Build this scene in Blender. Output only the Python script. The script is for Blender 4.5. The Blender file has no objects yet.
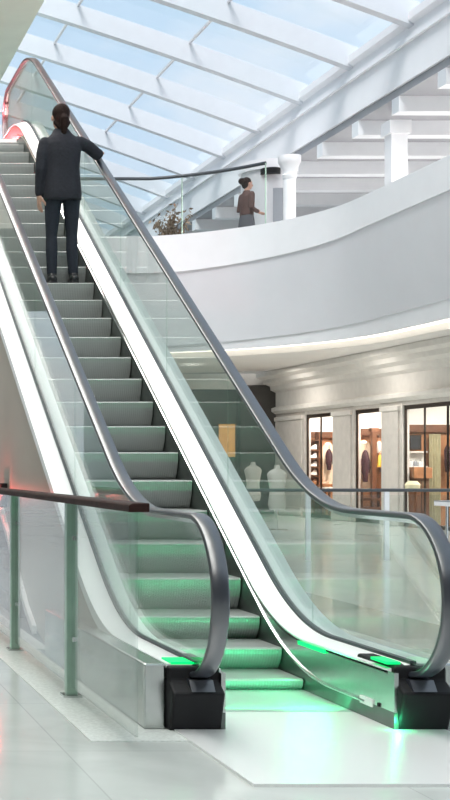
import bpy, math, random
from mathutils import Vector, Matrix
random.seed(7)
scene = bpy.context.scene
COL = scene.collection
F = 1373.0; PX = -210.0; HY = 465.0; EYE = 1.25     # lens in pixels, principal point, eye height
T30 = math.tan(math.radians(30))

# ------------------------------------------------------------------ materials
def mat(name, col, rough=0.5, metal=0.0, var=0.0, scale=8.0, bump=0.0, emit=None, estr=0.0, coat=0.0, spec=0.5):
    m = bpy.data.materials.new(name); m.use_nodes = True
    nt = m.node_tree; b = nt.nodes['Principled BSDF']
    b.inputs['Base Color'].default_value = (*col, 1)
    b.inputs['Roughness'].default_value = rough
    b.inputs['Metallic'].default_value = metal
    b.inputs['Coat Weight'].default_value = coat
    b.inputs['Specular IOR Level'].default_value = spec
    if emit:
        b.inputs['Emission Color'].default_value = (*emit, 1); b.inputs['Emission Strength'].default_value = estr
    if var or bump:
        tc = nt.nodes.new('ShaderNodeTexCoord'); n = nt.nodes.new('ShaderNodeTexNoise')
        n.inputs['Scale'].default_value = scale; n.inputs['Detail'].default_value = 6
        nt.links.new(tc.outputs['Object'], n.inputs['Vector'])
        if var:
            r = nt.nodes.new('ShaderNodeValToRGB')
            r.color_ramp.elements[0].position = .3; r.color_ramp.elements[1].position = .7
            r.color_ramp.elements[0].color = (*[c*(1-var) for c in col], 1)
            r.color_ramp.elements[1].color = (*[min(1, c*(1+var)) for c in col], 1)
            nt.links.new(n.outputs['Fac'], r.inputs['Fac']); nt.links.new(r.outputs['Color'], b.inputs['Base Color'])
        if bump:
            bp = nt.nodes.new('ShaderNodeBump'); bp.inputs['Strength'].default_value = bump; bp.inputs['Distance'].default_value = .01
            nt.links.new(n.outputs['Fac'], bp.inputs['Height']); nt.links.new(bp.outputs['Normal'], b.inputs['Normal'])
    return m

def glass(name, tint=(.93, .97, .95), film=0.04, filmcol=(.8, .95, .88), refl=1.0):
    """sheet glass: clear transmission, mirror reflection by Fresnel and a thin milky film that paints a lit haze"""
    m = bpy.data.materials.new(name); m.use_nodes = True
    nt = m.node_tree; nt.nodes.clear(); N = nt.nodes.new; L = nt.links.new
    out = N('ShaderNodeOutputMaterial'); tr = N('ShaderNodeBsdfTransparent'); gl = N('ShaderNodeBsdfGlossy')
    df = N('ShaderNodeBsdfDiffuse'); tl = N('ShaderNodeBsdfTranslucent'); fr = N('ShaderNodeFresnel')
    tr.inputs['Color'].default_value = (*tint, 1); gl.inputs['Roughness'].default_value = .01
    df.inputs['Color'].default_value = (*filmcol, 1); tl.inputs['Color'].default_value = (*filmcol, 1)
    ge = N('ShaderNodeNewGeometry'); io = N('ShaderNodeMapRange')          # same air-to-glass Fresnel on both faces of the sheet
    io.inputs['To Min'].default_value = 1.42; io.inputs['To Max'].default_value = 1/1.42
    L(ge.outputs['Backfacing'], io.inputs['Value']); L(io.outputs['Result'], fr.inputs['IOR'])
    ml = N('ShaderNodeMath'); ml.operation = 'MULTIPLY'; ml.inputs[1].default_value = refl; ml.use_clamp = True
    L(fr.outputs[0], ml.inputs[0])
    md = N('ShaderNodeMixShader'); md.inputs[0].default_value = .5; L(df.outputs[0], md.inputs[1]); L(tl.outputs[0], md.inputs[2])
    ma = N('ShaderNodeMixShader'); ma.inputs[0].default_value = film; L(tr.outputs[0], ma.inputs[1]); L(md.outputs[0], ma.inputs[2])
    mb = N('ShaderNodeMixShader'); L(ml.outputs[0], mb.inputs[0]); L(ma.outputs[0], mb.inputs[1]); L(gl.outputs[0], mb.inputs[2])
    L(mb.outputs[0], out.inputs[0])
    return m

def ribbed(name, col, rough, metal, freq, strength):
    """metal with fine ridges running along Y (profile varies along X)"""
    m = mat(name, col, rough, metal); nt = m.node_tree; N = nt.nodes.new; b = nt.nodes['Principled BSDF']
    tc = N('ShaderNodeTexCoord'); w = N('ShaderNodeTexWave'); w.bands_direction = 'X'; w.inputs['Scale'].default_value = freq
    bp = N('ShaderNodeBump'); bp.inputs['Strength'].default_value = strength; bp.inputs['Distance'].default_value = .004
    nt.links.new(tc.outputs['Object'], w.inputs['Vector']); nt.links.new(w.outputs['Fac'], bp.inputs['Height'])
    nt.links.new(bp.outputs['Normal'], b.inputs['Normal'])
    return m

def tiles(name, col, col2, size, rough, mortar=.004):
    m = mat(name, col, rough, 0); nt = m.node_tree; N = nt.nodes.new; b = nt.nodes['Principled BSDF']
    tc = N('ShaderNodeTexCoord'); br = N('ShaderNodeTexBrick'); br.offset = 0
    br.inputs['Scale'].default_value = 1; br.inputs['Brick Width'].default_value = size; br.inputs['Row Height'].default_value = size
    br.inputs['Mortar Size'].default_value = mortar; br.inputs['Color1'].default_value = (*col, 1); br.inputs['Color2'].default_value = (*col2, 1)
    br.inputs['Mortar'].default_value = (*[c*.82 for c in col], 1)
    nt.links.new(tc.outputs['Object'], br.inputs['Vector'])
    n = N('ShaderNodeTexNoise'); n.inputs['Scale'].default_value = 1.7; n.inputs['Detail'].default_value = 8; n.inputs['Distortion'].default_value = 1.5
    nt.links.new(tc.outputs['Object'], n.inputs['Vector'])
    mx = N('ShaderNodeMixRGB'); mx.blend_type = 'MULTIPLY'; mx.inputs[0].default_value = .25
    nt.links.new(br.outputs['Color'], mx.inputs[1]); nt.links.new(n.outputs['Fac'], mx.inputs[2])
    nt.links.new(mx.outputs[0], b.inputs['Base Color'])
    return m

M = {}
M['floor'] = tiles('polished_floor_tile', (.70, .735, .72), (.66, .70, .685), 1.2, .13)
M['floor_dark'] = tiles('grey_floor_band', (.36, .39, .385), (.33, .36, .355), .8, .12)
M['terrazzo'] = mat('pale_terrazzo', (.74, .78, .76), .3, 0, .14, 55)
M['white'] = mat('white_plaster', (.84, .85, .88), .55, 0, .015, 3)
M['fascia'] = mat('white_fascia_panel', (.80, .81, .855), .45, 0, .012, 2)
M['beam'] = mat('white_painted_steel', (.74, .765, .80), .4, 0, .02, 4)
M['roofbeam'] = mat('pale_grey_roof_steel', (.60, .63, .67), .4, 0, .02, 4)
M['slab'] = mat('pale_green_grey_soffit', (.72, .86, .74), .7, 0, .03, 2)
M['soffit'] = mat('warm_white_soffit', (.76, .73, .70), .6, 0, .02, 2)
M['stone'] = mat('beige_stone', (.68, .645, .605), .75, 0, .06, 6)
M['stone2'] = mat('pale_stone_moulding', (.74, .71, .67), .75, 0, .04, 6)
M['steel'] = mat('brushed_steel', (.66, .69, .68), .26, 1.0, .05, 30)
M['deckw'] = mat('satin_aluminium_decking', (.94, .945, .955), .3, 0, .02, 12)
M['chrome'] = mat('polished_trim', (.92, .93, .93), .12, 1.0)
M['skirt'] = mat('dark_steel_skirt', (.17, .19, .18), .38, .8, .06, 10)
M['step'] = ribbed('ribbed_step_aluminium', (.36, .375, .37), .45, .5, 20, .25)
M['plate'] = ribbed('ribbed_landing_plate', (.93, .94, .94), .30, .3, 30, .15)
M['comb'] = ribbed('comb_plate_metal', (.60, .67, .655), .35, .7, 30, .5)
M['rubber'] = mat('black_handrail_rubber', (.028, .033, .046), .30, 0, 0, spec=.7)
M['rubber'].node_tree.nodes['Principled BSDF'].inputs['IOR'].default_value = 1.95
M['black'] = mat('black_plastic', (.014, .014, .016), .55, spec=.2)
M['gasket'] = mat('dark_glazing_gasket', (.05, .06, .07), .5)
M['clad'] = mat('beige_cladding_panel', (.50, .455, .405), .5, .1, .05, 1.2)
M['under'] = mat('dark_grey_stone', (.22, .215, .215), .5, 0, .1, 8)
M['glass'] = glass('balustrade_glass', (.955, .985, .97), .045, (.58, .95, .72))  # green film colour paints the glow of green light into the glass
M['glass_clear'] = glass('railing_glass', (.95, .97, .965), .018, (.85, .9, .88))
M['glass_guard'] = glass('guard_glass', (.96, .975, .97), .01, (.85, .9, .88), .2)
M['glass_roof'] = glass('roof_glass', (.98, .99, 1.0), .01, (.9, .95, 1), .6)
M['glass_shop'] = glass('shop_glass', (.96, .96, .95), .01, (.9, .9, .9), .5)
M['brown'] = mat('dark_brown_wood_rail', (.03, .011, .009), .6, 0, .3, 20, spec=.2)
M['post'] = mat('steel_post_green_reflection', (.42, .58, .49), .3, .9, .04, 20)  # green reflected from the glass edges is put into the steel colour
M['frame'] = mat('dark_bronze_frame', (.055, .04, .032), .4, .6)
M['wood'] = mat('warm_walnut', (.42, .19, .085), .45, 0, .25, 5)
M['woodd'] = mat('dark_walnut', (.16, .065, .03), .45, 0, .25, 5)
M['niche'] = mat('cream_plaster', (.86, .72, .56), .6, 0, .03, 4)
M['offwhite'] = mat('off_white_paint', (.85, .84, .80), .6)
M['cream'] = mat('cream_upholstery', (.86, .80, .55), .8, 0, .05, 15, .2)
M['leather'] = mat('tan_leather', (.40, .17, .07), .4, 0, .15, 12)
M['pale_shoe'] = mat('white_leather', (.85, .83, .80), .4)
M['plum'] = mat('plum_fabric', (.05, .014, .022), .8, 0, .2, 20)
M['yellow'] = mat('mustard_fabric', (.75, .46, .05), .6, 0, .1, 10)
M['curtain'] = mat('pale_olive_curtain', (.50, .46, .30), .8, 0, .1, 10)
M['art'] = mat('dark_picture_print', (.025, .03, .035), .4, 0, .6, 7)
M['orange'] = mat('orange_poster', (.80, .42, .13), .6, 0, .25, 3)
M['darkwall'] = mat('dark_taupe_wall', (.05, .046, .042), .6, 0, .15, 3)
M['midwall'] = mat('mid_taupe_wall', (.24, .23, .21), .6, 0, .08, 3)
M['gal_dark'] = mat('grey_ceiling_recess', (.33, .34, .37), .6, 0, .03, 3)
M['gal_pane'] = mat('blue_grey_shopfront', (.40, .43, .48), .2, 0, .1, 2)
M['drum'] = mat('grey_drum_panel', (.62, .63, .66), .5, 0, .03, 3)
M['doorgrey'] = mat('slate_door', (.24, .26, .29), .4)
M['led_g'] = mat('green_light_strip', (.02, .25, .08), .5, spec=.1, emit=(.0, .78, .16), estr=1.25)
M['led_r'] = mat('red_signal_lens', (.9, .1, .1), .4, emit=(1, .10, .09), estr=1.2)
M['led_w'] = mat('white_cove_light', (1, .95, .85), .4, emit=(1, .93, .82), estr=1.6)
M['lamp_w'] = mat('warm_ceiling_lamp', (1, .95, .85), .4, emit=(1, .93, .84), estr=5)
M['skin'] = mat('skin', (.50, .29, .22), .5, 0, .04, 25)
M['hair'] = mat('dark_brown_hair', (.022, .012, .010), .75, 0, .35, 60, .4, spec=.15)
M['jacket'] = mat('navy_black_wool', (.013, .014, .022), .85, 0, .2, 40, .3)
M['jeans'] = mat('dark_navy_denim', (.009, .013, .024), .8, 0, .2, 60, .3)
M['shoe'] = mat('black_shoe_leather', (.012, .012, .014), .4)
M['blouse'] = mat('brown_blouse', (.085, .045, .04), .8, 0, .2, 30, .2)
M['skirtf'] = mat('charcoal_skirt_fabric', (.085, .085, .10), .8, 0, .15, 30, .2)
M['leaf'] = mat('dry_brown_leaf', (.26, .19, .13), .7, 0, .4, 12)
M['bark'] = mat('brown_stem', (.16, .10, .06), .8, 0, .2, 20)
M['pot'] = mat('grey_planter', (.42, .41, .40), .6, 0, .06, 10)
M['mannequin'] = mat('matt_stone_mannequin', (.42, .40, .37), .5)
M['grill'] = mat('white_plate_sign', (.95, .96, .96), .3)

# ------------------------------------------------------------------ mesh helper
class MB:
    def __init__(s): s.v = []; s.f = []
    def add(s, vs, fs):
        o = len(s.v); s.v += [tuple(v) for v in vs]; s.f += [tuple(i+o for i in f) for f in fs]
        return s
    def box(s, x0, x1, y0, y1, z0, z1):
        x0, x1 = min(x0, x1), max(x0, x1); y0, y1 = min(y0, y1), max(y0, y1); z0, z1 = min(z0, z1), max(z0, z1)
        return s.add([(x0,y0,z0),(x1,y0,z0),(x1,y1,z0),(x0,y1,z0),(x0,y0,z1),(x1,y0,z1),(x1,y1,z1),(x0,y1,z1)],
                     [(3,2,1,0),(4,5,6,7),(0,1,5,4),(1,2,6,5),(2,3,7,6),(3,0,4,7)])
    def prism(s, poly, axis, a, b):
        """poly in the two remaining axes, extruded along axis from a to b"""
        def P(p, t):
            if axis == 'x': return (t, p[0], p[1])
            if axis == 'y': return (p[0], t, p[1])
            return (p[0], p[1], t)
        n = len(poly)
        fs = [tuple(range(n)), tuple(range(2*n-1, n-1, -1))] + [((i+1) % n, i, n+i, n+(i+1) % n) for i in range(n)]
        return s.add([P(p, a) for p in poly]+[P(p, b) for p in poly], fs)
    def rings(s, rs, closed=True, caps=True):
        n = len(rs[0]); vs = [v for r in rs for v in r]; fs = []
        for i in range(len(rs)-1):
            for j in range(n if closed else n-1):
                fs.append((i*n+j, i*n+(j+1) % n, (i+1)*n+(j+1) % n, (i+1)*n+j))
        if caps and closed:
            fs.append(tuple(range(n-1, -1, -1))); fs.append(tuple((len(rs)-1)*n+j for j in range(n)))
        return s.add(vs, fs)
    def tube(s, pts, r, n=10, up=None):
        pts = [Vector(p) for p in pts]; rs = []
        rad = r if isinstance(r, (list, tuple)) else [r]*len(pts)
        prev = None
        for i, p in enumerate(pts):
            d = (pts[min(i+1, len(pts)-1)]-pts[max(i-1, 0)]).normalized()
            if prev is None:
                u = Vector((0, 0, 1)) if abs(d.z) < .9 else Vector((0, 1, 0))
                a = d.cross(u).normalized()
            else:
                a = (prev - d*prev.dot(d)).normalized()
            prev = a; b = d.cross(a)
            rs.append([p + (a*math.cos(2*math.pi*k/n)+b*math.sin(2*math.pi*k/n))*rad[i] for k in range(n)])
        return s.rings(rs)
    def capsule(s, pts, rad, n=12):
        """tube with domed ends"""
        pts = [Vector(p) for p in pts]
        d0 = (pts[0]-pts[1]).normalized(); d1 = (pts[-1]-pts[-2]).normalized()
        P = [pts[0]+d0*rad[0]*.98, pts[0]+d0*rad[0]*.7] + pts + [pts[-1]+d1*rad[-1]*.7, pts[-1]+d1*rad[-1]*.98]
        R = [rad[0]*.2, rad[0]*.71] + list(rad) + [rad[-1]*.71, rad[-1]*.2]
        return s.tube(P, R, n)
    def ellipsoid(s, c, r, rot=None, nu=18, nv=12):
        c = Vector(c); rs = []
        for i in range(1, nv):
            th = math.pi*i/nv
            ring = []
            for k in range(nu):
                ph = 2*math.pi*k/nu
                v = Vector((r[0]*math.sin(th)*math.cos(ph), r[1]*math.sin(th)*math.sin(ph), -r[2]*math.cos(th)))
                ring.append(c + (rot @ v if rot else v))
            rs.append(ring)
        return s.rings(rs)
    def loft(s, secs, n=24):
        """secs: (cx, cy, cz, rx, ry[, power]) horizontal superellipse rings"""
        rs = []
        for q in secs:
            cx, cy, cz, rx, ry = q[:5]; p = q[5] if len(q) > 5 else 2.0
            ring = []
            for k in range(n):
                t = 2*math.pi*k/n; c, d = math.cos(t), math.sin(t)
                ring.append((cx+rx*math.copysign(abs(c)**(2/p), c), cy+ry*math.copysign(abs(d)**(2/p), d), cz))
            rs.append(ring)
        return s.rings(rs)
    def build(s, name, m, parent=None, smooth=False, bevel=0, weld=False):
        me = bpy.data.meshes.new(name); me.from_pydata(s.v, [], s.f); me.update()
        import bmesh
        bm = bmesh.new(); bm.from_mesh(me); bmesh.ops.recalc_face_normals(bm, faces=bm.faces); bm.to_mesh(me); bm.free()
        me.materials.append(m)
        o = bpy.data.objects.new(name, me); COL.objects.link(o)
        if smooth:
            for p in me.polygons: p.use_smooth = True
            me.set_sharp_from_angle(angle=math.radians(40))
        if bevel:
            b = o.modifiers.new('bevel', 'BEVEL'); b.width = bevel; b.segments = 2; b.limit_method = 'ANGLE'
        if parent is not None: attach(o, parent)
        return o

def attach(o, parent):
    o.parent = parent
    loc = parent.location.copy(); q = parent
    while q.parent is not None: q = q.parent; loc += q.location
    o.matrix_parent_inverse = Matrix.Translation(-loc) if parent.type == 'EMPTY' else Matrix.Identity(4)
def tag(o, label=None, cat=None, group=None, kind=None):
    if label: o['label'] = label
    if cat: o['category'] = cat
    if group: o['group'] = group
    if kind: o['kind'] = kind
    return o
def empty(name, loc, label, cat, group=None):
    o = bpy.data.objects.new(name, None); COL.objects.link(o); o.location = loc; o.empty_display_size = .2
    return tag(o, label, cat, group)
def struct(o): o['kind'] = 'structure'; return o
def sub(mb, name, m, parent, **k):
    """a sub-part: the parent is a mesh part whose local space is the world"""
    o = mb.build(name, m, None, **k); o.parent = parent; return o
def P(x, y, Y): return ((x-PX)*Y/F, Y, EYE+(HY-y)*Y/F)

def zline(off, z0, z1, T=.5):
    """height along the escalator: flat z0, 30 degree rise, flat z1, with parabolic transitions"""
    ya = (z0-off)/T30; yb = (z1-off)/T30
    def z(Y):
        if Y <= ya-T: return z0
        if Y < ya+T: return z0+T30*(Y-ya+T)**2/(4*T)
        if Y <= yb-T: return off+T30*Y
        if Y < yb+T: return z1-T30*(yb+T-Y)**2/(4*T)
        return z1
    return z
def ys(a, b, dense=.06):
    out = []; y = a
    while y < b-1e-6:
        out.append(y); y += dense if (y < 8.8 or 16.2 < y < 18.2) else .3
    out.append(b); return out

# ------------------------------------------------------------------ ESCALATOR
CX = 2.435; TOPF = 5.30
Y0, Y1 = 6.50, 18.45
z_nose = zline(-4.42, 0.0, TOPF, .45)
z_deck = zline(-4.28, .31, TOPF+.31, .5)
z_in = zline(-4.345, .285, TOPF+.285, .5)
z_trim = zline(-4.375, .09, TOPF+.09, .55)
z_rail = zline(-3.42, 1.01, TOPF+1.01, .5)
z_bot = zline(-5.78, -.02, 4.45, .5)

esc = empty('escalator', (CX, 6.5, 0), 'long steel escalator with green lit glass balustrades rising to the upper floor', 'escalator')

def profile_strip(Ys, pts):
    """pts: list of (X, zfunc) closed section swept along Y"""
    return MB().rings([[(X, y, zf(y)) for X, zf in pts] for y in Ys])

for s in (-1, 1):
    gx = CX+s*.515; ox = CX+s*.655; ix = CX+s*.395
    Y_ = ys(Y0, Y1)
    side = 'left' if s < 0 else 'right'
    dk = profile_strip(Y_, [(ox, lambda y: z_deck(y)-.07), (ox, z_deck), (gx+s*.0, z_deck), (ix, z_in), (ix, lambda y: z_in(y)-.02), (gx, lambda y: z_deck(y)-.07)]).build('deck', M['deckw'], esc)
    gk = profile_strip(Y_, [(gx-.015, lambda y: z_deck(y)-.03), (gx-.015, lambda y: z_deck(y)+.012), (gx+.015, lambda y: z_deck(y)+.012), (gx+.015, lambda y: z_deck(y)-.03)])
    sub(gk, 'gasket', M['gasket'], dk)
    # inner panel between deck edge and trim, then the dark skirt below
    profile_strip([6.43]+Y_, [(ix, lambda y: z_in(y)-.01), (ix, z_trim), (ix+s*.02, z_trim), (ix+s*.02, lambda y: z_in(y)-.01)]).build('inner_panel', M['steel'], esc)
    profile_strip(ys(6.43, 17.6), [(ix, z_trim), (ix, lambda y: max(-.15, z_nose(y)-.30)), (ix+s*.02, lambda y: max(-.15, z_nose(y)-.30)), (ix+s*.02, z_trim)]).build('skirt', M['skirt'], esc)
    MB().tube([(ix-s*.004, y, z_trim(y)) for y in ys(6.74, 17.5)], .009, 8).build('skirt_trim', M['chrome'], esc, smooth=True)
    # glass panels
    R = .355; cyb, czb = 6.50, .63; cyt, czt = 18.45, TOPF+.63
    def top(y):
        if y < cyb: return czb+math.sqrt(max(0, R*R-(cyb-y)**2))
        if y > cyt: return czt+math.sqrt(max(0, R*R-(y-cyt)**2))
        return z_rail(y)-.02
    def low(y):
        if y < cyb: return max(.285, czb-math.sqrt(max(0, R*R-(cyb-y)**2)))
        if y > cyt: return max(TOPF+.285, czt-math.sqrt(max(0, R*R-(y-cyt)**2)))
        return z_deck(y)
    cuts = [cyb-R+.001, 7.75] + [7.75+1.5*k for k in range(1, 7)] + [17.6, cyt+R-.001]
    for a, b in zip(cuts, cuts[1:]):
        a2 = a+.003; b2 = b-.003
        yy = [a2+(b2-a2)*k/40 for k in range(41)]
        if a < 6.2: yy = sorted(yy+[a2+.004, a2+.012, a2+.022])
        MB().rings([[(gx-.006, y, low(y)), (gx-.006, y, top(y)), (gx+.006, y, top(y)), (gx+.006, y, low(y))] for y in yy]).build('glass_panel', M['glass'], esc)
    # handrail: closed belt, round both newels
    path = []; RR = .375
    for k in range(0, 25):
        a = math.radians(-104+ (194)*k/24)            # from under the front to the top
        path.append((cyb-RR*math.cos(a), czb+.005+RR*math.sin(a)))
    path += [(y, z_rail(y)) for y in ys(6.56, 18.4)]
    for k in range(0, 25):
        a = math.radians(90-194*k/24)
        path.append((cyt+RR*math.cos(a), czt+.005+RR*math.sin(a)))
    sec = [(-.026,-.016),(-.038,-.012),(-.0415,-.003),(-.0415,.003),(-.039,.009),(-.033,.0125),(0,.0135),(.033,.0125),(.039,.009),(.0415,.003),(.0415,-.003),(.038,-.012),(.026,-.016)]
    rs = []
    for i, (y, z) in enumerate(path):
        d = Vector((path[min(i+1, len(path)-1)][0]-path[max(i-1, 0)][0], path[min(i+1, len(path)-1)][1]-path[max(i-1, 0)][1])).normalized()
        nx, nz = -d.y, d.x
        rs.append([(gx+u, y+nx*w, z+nz*w) for u, w in sec])
    hr = MB().rings(rs).build('handrail', M['rubber'], esc, smooth=True)
    gr = []
    for i, (y, z) in enumerate(path[14:-14]):
        i += 14
        d = Vector((path[i+1][0]-path[i-1][0], path[i+1][1]-path[i-1][1])).normalized(); nx, nz = -d.y, d.x
        gr.append([(gx+u, y+nx*w, z+nz*w) for u, w in [(-.016,-.034),(-.016,-.014),(.016,-.014),(.016,-.034)]])
    sub(MB().rings(gr), 'guide_rail', M['chrome'], hr)
    # newel bases, bottom and top
    for (yf, zf, sg) in ((6.44, 0.0, 1), (18.55, TOPF, -1)):
        def q(dy, dz): return (yf+sg*dy, zf+dz)
        nb = MB().prism([q(0, 0), q(-.07, .19), q(.02, .235), q(.02, .30), q(.16, .305), q(.46, .305), q(.46, 0)], 'x', *sorted((gx-s*.103, gx+s*.14))).build('newel_base', M['black'], esc, bevel=.012)
        sub(MB().prism([q(-.068, .196), q(-.03, .245), q(.03, .245), q(.03, .196)], 'x', gx-.055, gx+.055), 'handrail_inlet', M['rubber'], nb)
    # steel end panels beside the bottom bases
    MB().prism([(6.50, 0), (6.50, .31), (7.9, .31), (7.9, 0)], 'x', gx+s*.141, ox+s*.105).build('end_panel', M['steel'], esc, bevel=.01)
    MB().box(ox-s*.0, ox+s*.10, 7.91, 9.05, 0, .30).build('end_panel', M['steel'], esc, bevel=.008)
    # outer cladding with a bright lower trim
    Yc = ys(7.6, 18.45)
    cl = MB().rings([[(ox-s*.012, y, z_deck(y)-.06), (ox-s*.012, y, max(0, z_bot(y))), (ox-s*.03, y, max(0, z_bot(y))), (ox-s*.03, y, z_deck(y)-.06)] for y in Yc]).build('cladding', M['clad'], esc)
    Yt = ys(9.98, 18.4)
    sub(MB().rings([[(ox-s*.012, y, z_bot(y)-.03), (ox-s*.012, y, z_bot(y)+.03), (ox+s*.02, y, z_bot(y)+.03), (ox+s*.02, y, z_bot(y)-.03)] for y in Yt]), 'lower_trim', M['deckw'], cl)
    # green light strips at the newel
    lg = MB().box(gx-.118, gx-.0, 6.50, 6.66, .306, .318) if s < 0 else MB().box(gx-.125, gx-.06, 6.50, 6.68, .306, .318)
    lg.build('green_light', M['led_g'], esc)['label'] = 'green light strip on the newel base'
sof = MB().rings([[(CX-.62, y, max(.0, z_bot(y)+.02)), (CX-.62, y, max(.02, z_bot(y)+.05)), (CX+.62, y, max(.02, z_bot(y)+.05)), (CX+.62, y, max(0, z_bot(y)+.02))] for y in ys(9.9, 18.4)]).build('underside', M['under'], esc)
# green strip on the right inner panel, white name plate of the skirt
MB().box(CX+.382, CX+.394, 7.25, 7.62, .255, .275).build('green_light', M['led_g'], esc)
pl = MB().box(CX+.386, CX+.394, 6.66, 6.80, .075, .112).build('plate', M['grill'], esc)
MB().box(CX+.389, CX+.394, 6.585, 6.605, .09, .108).build('button', M['black'], esc)

# steps
def step_mesh(dz):
    """origin at the nosing; dz = drop to the step below"""
    w = .388; mb = MB()
    ris = [(.012, 0), (.0, -.010)]
    for k in range(0, 9):
        t = k/8; ris.append((.002+.085*(1-math.cos(t*math.pi/2)), -.022-(dz-.004)*t))
    poly = [(.40, 0)] + ris + [(.11, -(dz+.018)), (.11, -.03), (.40, -.03)]
    n = len(poly)
    return MB().prism([(a, b) for a, b in poly], 'x', -w, w)
nose = [(8.25+.3464*k, -4.42+T30*(8.25+.3464*k)) for k in range(24)]
nose = [(7.55, .072), (7.88, .202)] + nose + [(16.57, 5.12), (16.94, 5.235)]
smesh = None
for i, (y, z) in enumerate(nose):
    below = nose[i-1][1] if i else -.0
    dz = max(.06, z-below)
    o = step_mesh(dz if i else .07).build('step', M['step'], None)
    o.location = (CX, y, z)
    o.parent = esc; o.matrix_parent_inverse = Matrix.Translation(-esc.location)
# comb and landing plates
cb = MB().box(CX-.394, CX+.394, 6.89, 7.56, -.02, .012)
for k in range(40):
    xx = CX-.385+.77*k/39
    cb.box(xx-.003, xx+.003, 7.56, 7.62, -.01, .012)
cb.build('comb_plate', M['comb'], esc)
MB().prism([(1.80, 5.33), (3.07, 5.33), (3.07, 6.43), (CX+.394, 6.43), (CX+.394, 6.885), (CX-.394, 6.885), (CX-.394, 6.43), (1.80, 6.43)], 'z', .0, .012).build('landing_plate', M['plate'], esc)
MB().box(CX-.39, CX+.39, 17.1, 18.3, TOPF-.05, TOPF+.012).build('landing_plate', M['plate'], esc)

# ------------------------------------------------------------------ FLOORS AND SETTING
struct(MB().box(-9, 22, -6, 62, -.25, 0).build('floor', M['floor']))
struct(MB().box(CX+.78, 5.05, 7.0, 18.0, 0, .004).build('floor_band', M['floor_dark']))
struct(MB().prism([(1.36, 6.2), (1.80, 6.2), (1.80, 6.47), (1.672, 6.47), (1.672, 9.3), (1.76, 9.3), (1.76, 12.5), (1.36, 12.5)], 'z', 0, .005).build('trim_1', M['terrazzo']))
struct(MB().box(-6, CX+.70, 18.56, 28.6, 4.45, TOPF).build('floor_landing', M['soffit']))
struct(MB().box(-9.2, 4.27, -6.2, 60, 9.05, 9.5).build('ceiling', M['slab']))

struct(MB().box(-9, 22, -6.2, -6, 0, 9.05).build('wall_added_behind', M['darkwall']))  # unseen wall, added dark so the handrail ends reflect less brightness
struct(MB().box(-9.2, -9, -6.2, 60, 0, 9.05).build('wall_added_left', M['stone']))  # unseen wall, added to keep bright sky out of the steel reflections
# dark stepped plinth under the escalator
pt = empty('stepped_plinth', (2.4, 11.6, 0), 'dark grey stepped stone plinth under the escalator', 'plinth')
for k in range(4):
    MB().box(1.86, 3.0, 11.2+.38*k, 13.4, .17*k, .17*(k+1)-.012).build('tier', M['under'], pt, bevel=.01)

# ------------------------------------------------------------------ atrium gallery
def inner_path(off=0.0, y_start=10.0, x_end=2.0):
    """plan curve of the gallery edge; off > 0 moves back from the void"""
    pts = [(10+off, y_start+k*(24.2-y_start)/8) for k in range(9)]
    cx, cy, r = 7.4, 25.6, 2.6
    for k in range(1, 15):
        a = math.pi/2*k/14
        pts.append((cx+(r+off)*math.cos(a), cy-1.4*(1-k/14)+ (r+off)*math.sin(a)))
    pts += [(x, 28.2+off) for x in (6.4, 5.4, 4.4, 3.4, x_end)]
    return pts
NP = len(inner_path())
def band(levels, caps=True):
    """levels: closed section list of (offset, z) swept along the gallery edge"""
    cols = [inner_path(o) for o, z in levels]
    return MB().rings([[(cols[j][i][0], cols[j][i][1], levels[j][1](min(1, i/20)) if callable(levels[j][1]) else levels[j][1]) for j in range(len(levels))] for i in range(NP)])
FL2 = 5.30
struct(band([(0, lambda t: 5.53-.34*t), (0, 5.95), (.12, 5.95), (.14, lambda t: 5.53-.34*t)]).build('wall_parapet', M['white'], smooth=True))
struct(band([(.03, lambda t: 5.53-.34*t), (.10, lambda t: 5.1-.2*t), (.42, lambda t: 4.04-.26*t), (.44, lambda t: 3.98-.26*t), (.9, 3.72), (.9, 5.2)]).build('wall_fascia', M['fascia'], smooth=True))
struct(band([(.50, 3.60), (.46, lambda t: 4.0-.26*t), (.62, lambda t: 4.0-.26*t), (.62, 3.60)]).build('trim_2', M['white'], smooth=True))
struct(band([(.60, 3.60), (.60, 3.72), (.80, 3.72), (.80, 3.60)]).build('trim_3', M['led_w'], smooth=True))
struct(band([(.80, 3.48), (.80, 3.72), (1.0, 3.72), (1.0, 3.48)]).build('trim_4', M['soffit'], smooth=True))
struct(band([(.14, 5.0), (.14, FL2), (7, FL2), (7, 5.0)]).build('floor_gallery', M['soffit']))
struct(band([(.95, 3.60), (.95, 3.66), (7.6, 3.66), (7.6, 3.60)]).build('ceiling_gallery', M['soffit']))

# tall guard of glass with a dark rail along the far gallery
gp = [p for p in inner_path(.05, x_end=2.6)][15:]
gd = empty('glass_guard', (6, 28.25, 5.95), 'curved glass guard with thin dark top rail on the far gallery', 'railing')
MB().tube([(x, y, 7.14) for x, y in gp], .035, 8).build('top_rail', M['gasket'], gd, smooth=True)
for i in range(0, len(gp)-1):
    pass
MB().rings([[(x-.005, y-.005, 5.95), (x-.005, y-.005, 7.11), (x+.005, y+.005, 7.11), (x+.005, y+.005, 5.95)] for x, y in gp]).build('glass_panel', M['glass_guard'], gd)
for i in (0, 5, 9, 11):
    if i < len(gp): MB().tube([(gp[i][0], gp[i][1], 5.95), (gp[i][0], gp[i][1], 7.14)], .012, 8).build('post', M['post'], gd)

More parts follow.
